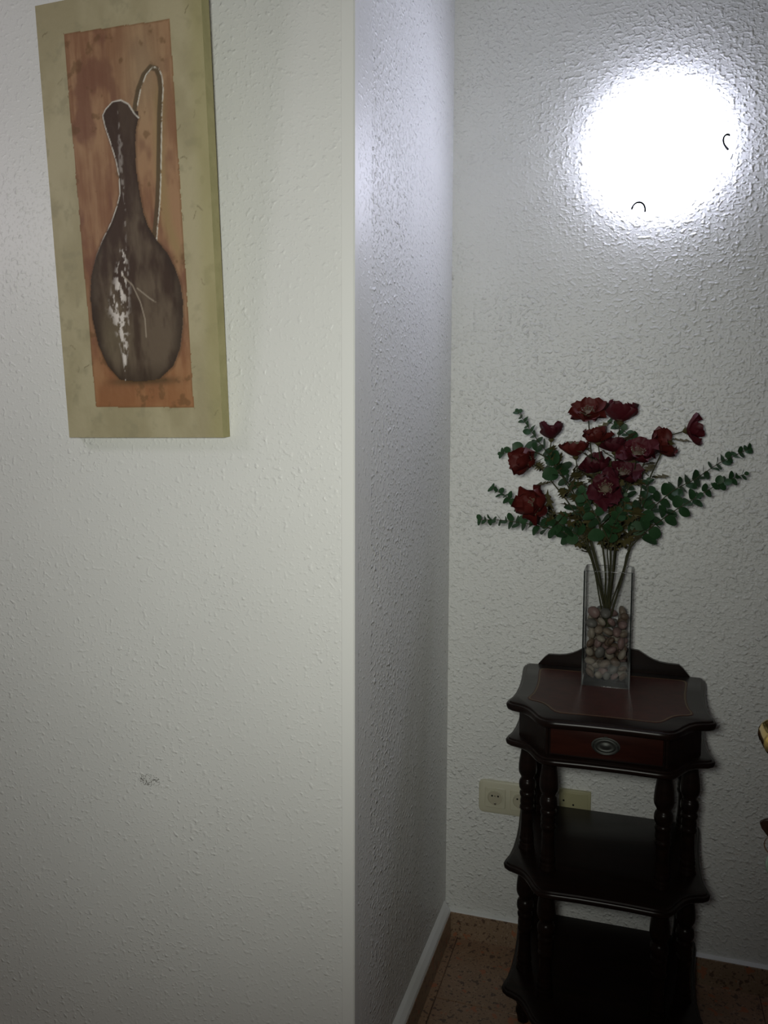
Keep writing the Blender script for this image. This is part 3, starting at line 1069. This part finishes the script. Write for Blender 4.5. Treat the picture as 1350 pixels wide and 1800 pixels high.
def leaf_lobed():
    """deeply lobed anemone leaf, length 1 along +x, lying in xy with a little droop"""
    bm = bmesh.new()
    lob = [(0.0, 0.02), (0.22, 0.03), (0.16, 0.17), (0.36, 0.08), (0.33, 0.28), (0.50, 0.11), (0.55, 0.30), (0.66, 0.10), (0.77, 0.22), (0.82, 0.07), (1.0, 0.0)]
    zz = lambda x, y: -0.22 * x * x + 0.10 * abs(y) + 0.03 * math.sin(9 * x)
    mid = [bm.verts.new((x, 0, zz(x, 0))) for x, y in lob[:-1]] + [bm.verts.new((1.0, 0, zz(1, 0)))]
    for s in (-1, 1):
        up = [bm.verts.new((x, s * y, zz(x, y))) for x, y in lob[:-1]] + [mid[-1]]
        for i in range(len(lob) - 1):
            f = [mid[i], mid[i + 1], up[i + 1], up[i]] if i < len(lob) - 2 else [mid[i], mid[i + 1], up[i]]
            bm.faces.new(f if s > 0 else f[::-1])
    me = bpy.data.meshes.new('leaf')
    bm.to_mesh(me)
    bm.free()
    me.polygons.foreach_set('use_smooth', [True] * len(me.polygons))
    me.materials.append(M_OLIVE)
    return me


def leaf_round(fold, seed):
    """round eucalyptus leaf, length 1 along +x with a short stalk"""
    bm = bmesh.new()
    n = 14
    cz = lambda x, y: fold * y * y - 0.18 * (x - 0.1) ** 2
    c = bm.verts.new((0.54, 0, cz(0.54, 0)))
    ringv = []
    for k in range(n):
        a = 2 * math.pi * k / n
        x, y = 0.54 + 0.46 * math.cos(a), 0.45 * math.sin(a)
        if k == 0:
            x += 0.03
        ringv.append(bm.verts.new((x, y, cz(x, y))))
    for k in range(n):
        bm.faces.new((c, ringv[k], ringv[(k + 1) % n]))
    tube_bm([(0, 0, 0), (0.05, 0, 0), (0.12, 0, cz(0.12, 0))], 0.018, 5, bm)
    me = bpy.data.meshes.new('leaf')
    bm.to_mesh(me)
    bm.free()
    me.polygons.foreach_set('use_smooth', [True] * len(me.polygons))
    me.materials.append(M_EUC)
    return me


LOBED = leaf_lobed()
ROUND = [leaf_round(0.35, 0), leaf_round(-0.2, 1), leaf_round(0.6, 2)]
prnd = random.Random(5)


def put_leaf(me, parent, origin, p, direction, normal, size, name='leaf'):
    X = Vector(direction).normalized()
    Z = Vector(normal)
    Z = (Z - X * Z.dot(X))
    Z = Z.normalized() if Z.length > 1e-4 else X.orthogonal().normalized()
    Y = Z.cross(X)
    m = Matrix((X, Y, Z)).transposed().to_4x4() @ Matrix.Diagonal((size, size, size, 1))
    m.translation = Vector(p) - origin
    o = obj(name, me, None, parent)
    o.matrix_local = m
    return o


def add_flower(parent, origin, pos, facing, R, shape, tone):
    R = R * FSCALE[shape]
    m = look_rot(facing, prnd.uniform(0, 6.28)) @ Matrix.Diagonal((R, R, R, 1))
    m.translation = Vector(pos) - origin
    hd = obj('flower_head', CALYX, None, parent)
    hd.matrix_local = m
    outer, inner = PET[shape, tone]
    for k in range(6):
        o = obj('petal', outer[k % 3], None, hd)
        o.rotation_euler = (prnd.uniform(-0.20, 0.20), prnd.uniform(-0.30, 0.25), k * math.pi / 3 + prnd.uniform(-0.22, 0.22))
        s = prnd.uniform(0.84, 1.12)
        o.scale = (s, s, s)
    for k in range(5):
        o = obj('petal', inner[k % 3], None, hd)
        o.rotation_euler = (prnd.uniform(-0.15, 0.15), prnd.uniform(-0.15, 0.15), k * 2 * math.pi / 5 + 0.5)
        o.location = (0, 0, 0.03)
    tf = obj('flower_centre', TUFT, None, hd)
    tf.scale = (1.35, 1.35, 1.25)
    return hd


FSCALE = {'open': 1.06, 'cup': 1.30, 'side': 1.22}
FL = {  # photo pixel, depth plane, facing, radius, shape, tone
    1: ((1034, 730), -0.190, (-0.05, -0.62, 0.78), 0.049, 'open', 'rust'),
    2: ((1090, 742), -0.120, (0.08, -0.05, 1.0), 0.046, 'side', 'wine'),
    3: ((1206, 757), -0.110, (0.93, -0.10, 0.25), 0.040, 'side', 'wine'),
    4: ((969, 772), -0.130, (0.05, -0.05, 1.0), 0.037, 'cup', 'dark'),
    5: ((932, 813), -0.200, (-0.62, -0.72, 0.30), 0.042, 'cup', 'rust'),
    6: ((946, 892), -0.235, (-0.45, -0.82, 0.30), 0.053, 'cup', 'rust'),
    7: ((1051, 778), -0.190, (-0.15, -0.22, 0.95), 0.039, 'side', 'rust'),
    8: ((1080, 795), -0.160, (-0.10, -0.10, 1.0), 0.038, 'side', 'dark'),
    9: ((1119, 803), -0.235, (0.10, -0.72, 0.70), 0.053, 'open', 'wine'),
    10: ((1153, 790), -0.160, (0.62, -0.35, 0.70), 0.043, 'side', 'rust'),
    11: ((1012, 803), -0.150, (-0.15, -0.10, 1.0), 0.037, 'cup', 'rust'),
    12: ((1052, 828), -0.170, (-0.35, -0.45, 0.82), 0.038, 'side', 'dark'),
    13: ((1092, 838), -0.215, (0.25, -0.58, 0.78), 0.048, 'open', 'dark'),
    14: ((1065, 861), -0.250, (-0.12, -0.92, 0.38), 0.048, 'open', 'dark'),
}
STEMS = [  # mouth pixel, joint pixel/depth, flowers, label
    ((1046, 1000, -0.160), (1016, 905, -0.185), (5, 6), 'flower stem with two rust-red cupped blooms bending towards the return wall'),
    ((1052, 1000, -0.140), (1018, 880, -0.140), (4, 11), 'flower stem with two small half-open red blooms above the eucalyptus leaves'),
    ((1064, 1000, -0.155), (1046, 870, -0.165), (1, 7), 'flower stem with a large open rust-red bloom standing above a smaller one'),
    ((1073, 1000, -0.145), (1072, 880, -0.150), (2, 8, 12), 'flower stem with a wine-red bloom seen from behind and two dark ones'),
    ((1078, 1000, -0.165), (1085, 905, -0.200), (9, 13, 14), 'flower stem with three wide open wine-red blooms showing their centres'),
    ((1098, 1000, -0.145), (1125, 880, -0.140), (10, 3), 'flower stem with a wine-red bloom on a thin stalk reaching away from the bouquet'),
]
GRP = 'artificial flower stems in the glass vase'
for k, (mo, jo, fl, label) in enumerate(STEMS):
    off = Vector((0.0060 * math.cos(k * 1.05), 0.0060 * math.sin(k * 1.05), 0))
    b0 = BASE + off
    th_ = thing('flower_stem', b0, label, 'flower', GRP)
    pm = at(*mo)
    pj = at(*jo)
    mid = pm.lerp(pj, 0.5) + Vector((0, 0, 0.004))
    main = catmull([b0, b0.lerp(pm, 0.5), pm, mid, pj], 6)
    bm = tube_bm([p - b0 for p in main], [0.0026] * len(main), 8)
    for q, fi in enumerate(fl):
        (fx, fy), dep, fac, R_, shp, tone = FL[fi]
        hp = at(fx, fy, dep)
        fd = Vector(fac).normalized()
        nb = hp - fd * R_ * 0.13
        c1 = nb - fd * R_ * 0.9 + Vector((0, 0, -0.006))
        st = main[-4 - 2 * q]
        br = catmull([st, pj.lerp(c1, 0.25) + Vector((0, 0, 0.0)), pj.lerp(c1, 0.7), c1, nb], 6)
        tube_bm([p - b0 for p in br], [0.0019 - 0.0005 * i / len(br) for i in range(len(br))], 7, bm)
        add_flower(th_, b0, hp, fac, R_, shp, tone)
        # whorl of lobed leaves below the bloom and on the branch
        for j, fr in enumerate((0.30, 0.52, 0.74)):
            p = br[int(fr * (len(br) - 1))]
            tdir = (br[int(fr * (len(br) - 1)) + 1] - p).normalized()
            for s in range(2 if j != 2 else 1):
                a = prnd.uniform(0, 6.28)
                side = Matrix.Rotation(a, 3, tdir) @ tdir.orthogonal().normalized()
                put_leaf(LOBED, th_, b0, p, side * 0.75 + tdir * 0.65, tdir * 0.6 - side * 0.5 + Vector((0, -0.3, 0.2)), prnd.uniform(0.050, 0.072))
    for j in (15, 16, 17, 18, 19, 20, 21, 22, 23):
        p = main[min(j, len(main) - 2)]
        tdir = (main[min(j, len(main) - 2) + 1] - p).normalized()
        a = prnd.uniform(0, 6.28)
        side = Matrix.Rotation(a, 3, tdir) @ tdir.orthogonal().normalized()
        put_leaf(LOBED, th_, b0, p, side * 0.7 + tdir * 0.7, tdir * 0.5 - side * 0.5 + Vector((0, -0.4, 0)), prnd.uniform(0.052, 0.076))
    smooth(obj('stem', bm, M_STEM, th_), 60)

LEAFZ = at(1072, 945, -0.15).z        # bare stalks below this height
SPRIGS = [  # list of branches (pixel, pixel, depth), first is the main one; leaf start fraction; label
    ([[(1050, 1000, -0.150), (1030, 930, -0.155), (1008, 875, -0.160), (976, 815, -0.165), (948, 778, -0.165), (927, 748, -0.160), (909, 722, -0.155)],
      [(992, 842, -0.165), (962, 806, -0.160), (930, 792, -0.150), (905, 794, -0.140), (879, 797, -0.135)]], 0.36,
     'forked eucalyptus sprig with one tip upright and one level'),
    ([[(1046, 1000, -0.165), (1024, 950, -0.190), (985, 922, -0.200), (945, 905, -0.190), (915, 890, -0.175), (890, 873, -0.165), (865, 858, -0.155)]], 0.45,
     'short eucalyptus sprig coming out behind a rust-red bloom'),
    ([[(1044, 1000, -0.150), (1030, 965, -0.165), (995, 938, -0.185), (950, 925, -0.200), (910, 918, -0.200), (875, 914, -0.195), (843, 914, -0.190)]], 0.42,
     'lowest eucalyptus sprig hanging level below a rust-red bloom'),
    ([[(1098, 1000, -0.140), (1110, 960, -0.135), (1138, 905, -0.130), (1180, 865, -0.130), (1222, 842, -0.125), (1268, 812, -0.110), (1319, 788, -0.100)],
      [(1120, 930, -0.135), (1128, 895, -0.160), (1138, 868, -0.170), (1140, 845, -0.170)]], 0.42,
     'long eucalyptus sprig with its tip reaching furthest along the lamp wall'),
    ([[(1096, 1000, -0.155), (1104, 970, -0.160), (1130, 940, -0.170), (1175, 905, -0.185), (1215, 880, -0.190), (1262, 852, -0.185), (1313, 832, -0.180)]], 0.42,
     'long eucalyptus sprig running just below the longest one'),
    ([[(1080, 1000, -0.130), (1088, 930, -0.110), (1100, 860, -0.100), (1112, 810, -0.095), (1118, 780, -0.090), (1100, 760, -0.085), (1072, 742, -0.085)]], 0.60,
     'eucalyptus sprig half hidden behind the topmost blooms'),
    ([[(1070, 1000, -0.170), (1068, 965, -0.195), (1075, 935, -0.215), (1085, 910, -0.225), (1098, 890, -0.230), (1100, 872, -0.230)],
      [(1070, 950, -0.205), (1055, 920, -0.215), (1038, 890, -0.215), (1020, 862, -0.205)]], 0.62,
     'short broad-leaved eucalyptus sprig at the heart of the bouquet'),
]
for k, (brs, f0, label) in enumerate(SPRIGS):
    off = Vector((0.0100 * math.cos(k * 0.9 + 0.3), 0.0100 * math.sin(k * 0.9 + 0.3), 0))
    b0 = BASE + off
    sp = thing('eucalyptus_sprig', b0, label, 'sprig', 'eucalyptus sprigs in the glass vase')
    bm = bmesh.new()
    for bi, br in enumerate(brs):
        pts = [at(*p) for p in br]
        if bi == 0:
            pts = [b0, b0.lerp(pts[0], 0.5)] + pts
        path = catmull(pts, 10)
        n = len(path)
        tube_bm([p - b0 for p in path], [0.0021 - 0.0014 * i / n for i in range(n)], 7, bm)
        # pairs of round leaves, smaller and closer towards the tip
        cum = [0.0]
        for a, b in zip(path, path[1:]):
            cum.append(cum[-1] + (b - a).length)
        Ltot = cum[-1]
        s = Ltot * (f0 if bi == 0 else 0.12)
        node = 0
        while s < Ltot - 0.002:
            t = (s - Ltot * 0.3) / (Ltot * 0.7)
            t = min(1, max(0, t))
            i = min(range(n), key=lambda q: abs(cum[q] - s))
            i = min(i, n - 2)
            p = path[i]
            tdir = (path[i + 1] - path[max(i - 1, 0)]).normalized()
            size = (0.040 - 0.024 * t * t ** 0.2) * prnd.uniform(0.88, 1.1)
            base_side = tdir.orthogonal().normalized()
            rot = node * math.pi / 2 + k + prnd.uniform(-0.35, 0.35)
            for sgn in ((0, math.pi) if p.z > LEAFZ else ()):
                side = Matrix.Rotation(rot + sgn, 3, tdir) @ base_side
                di = side * 0.85 + tdir * (0.30 + 0.5 * t)
                nrm = tdir * 0.55 - side * 0.25 + Vector((prnd.uniform(-.5, .5), -0.75 + prnd.uniform(-.4, .4), prnd.uniform(-.2, .6)))
                put_leaf(ROUND[prnd.randrange(3)], sp, b0, p, di, nrm, size)
            node += 1
            s += (0.0255 - 0.0135 * t) * prnd.uniform(0.9, 1.15)
        put_leaf(ROUND[0], sp, b0, path[-2], tdir, Vector((0, -1, 0.3)), 0.011)
    smooth(obj('stem', bm, M_STEM, sp), 60)
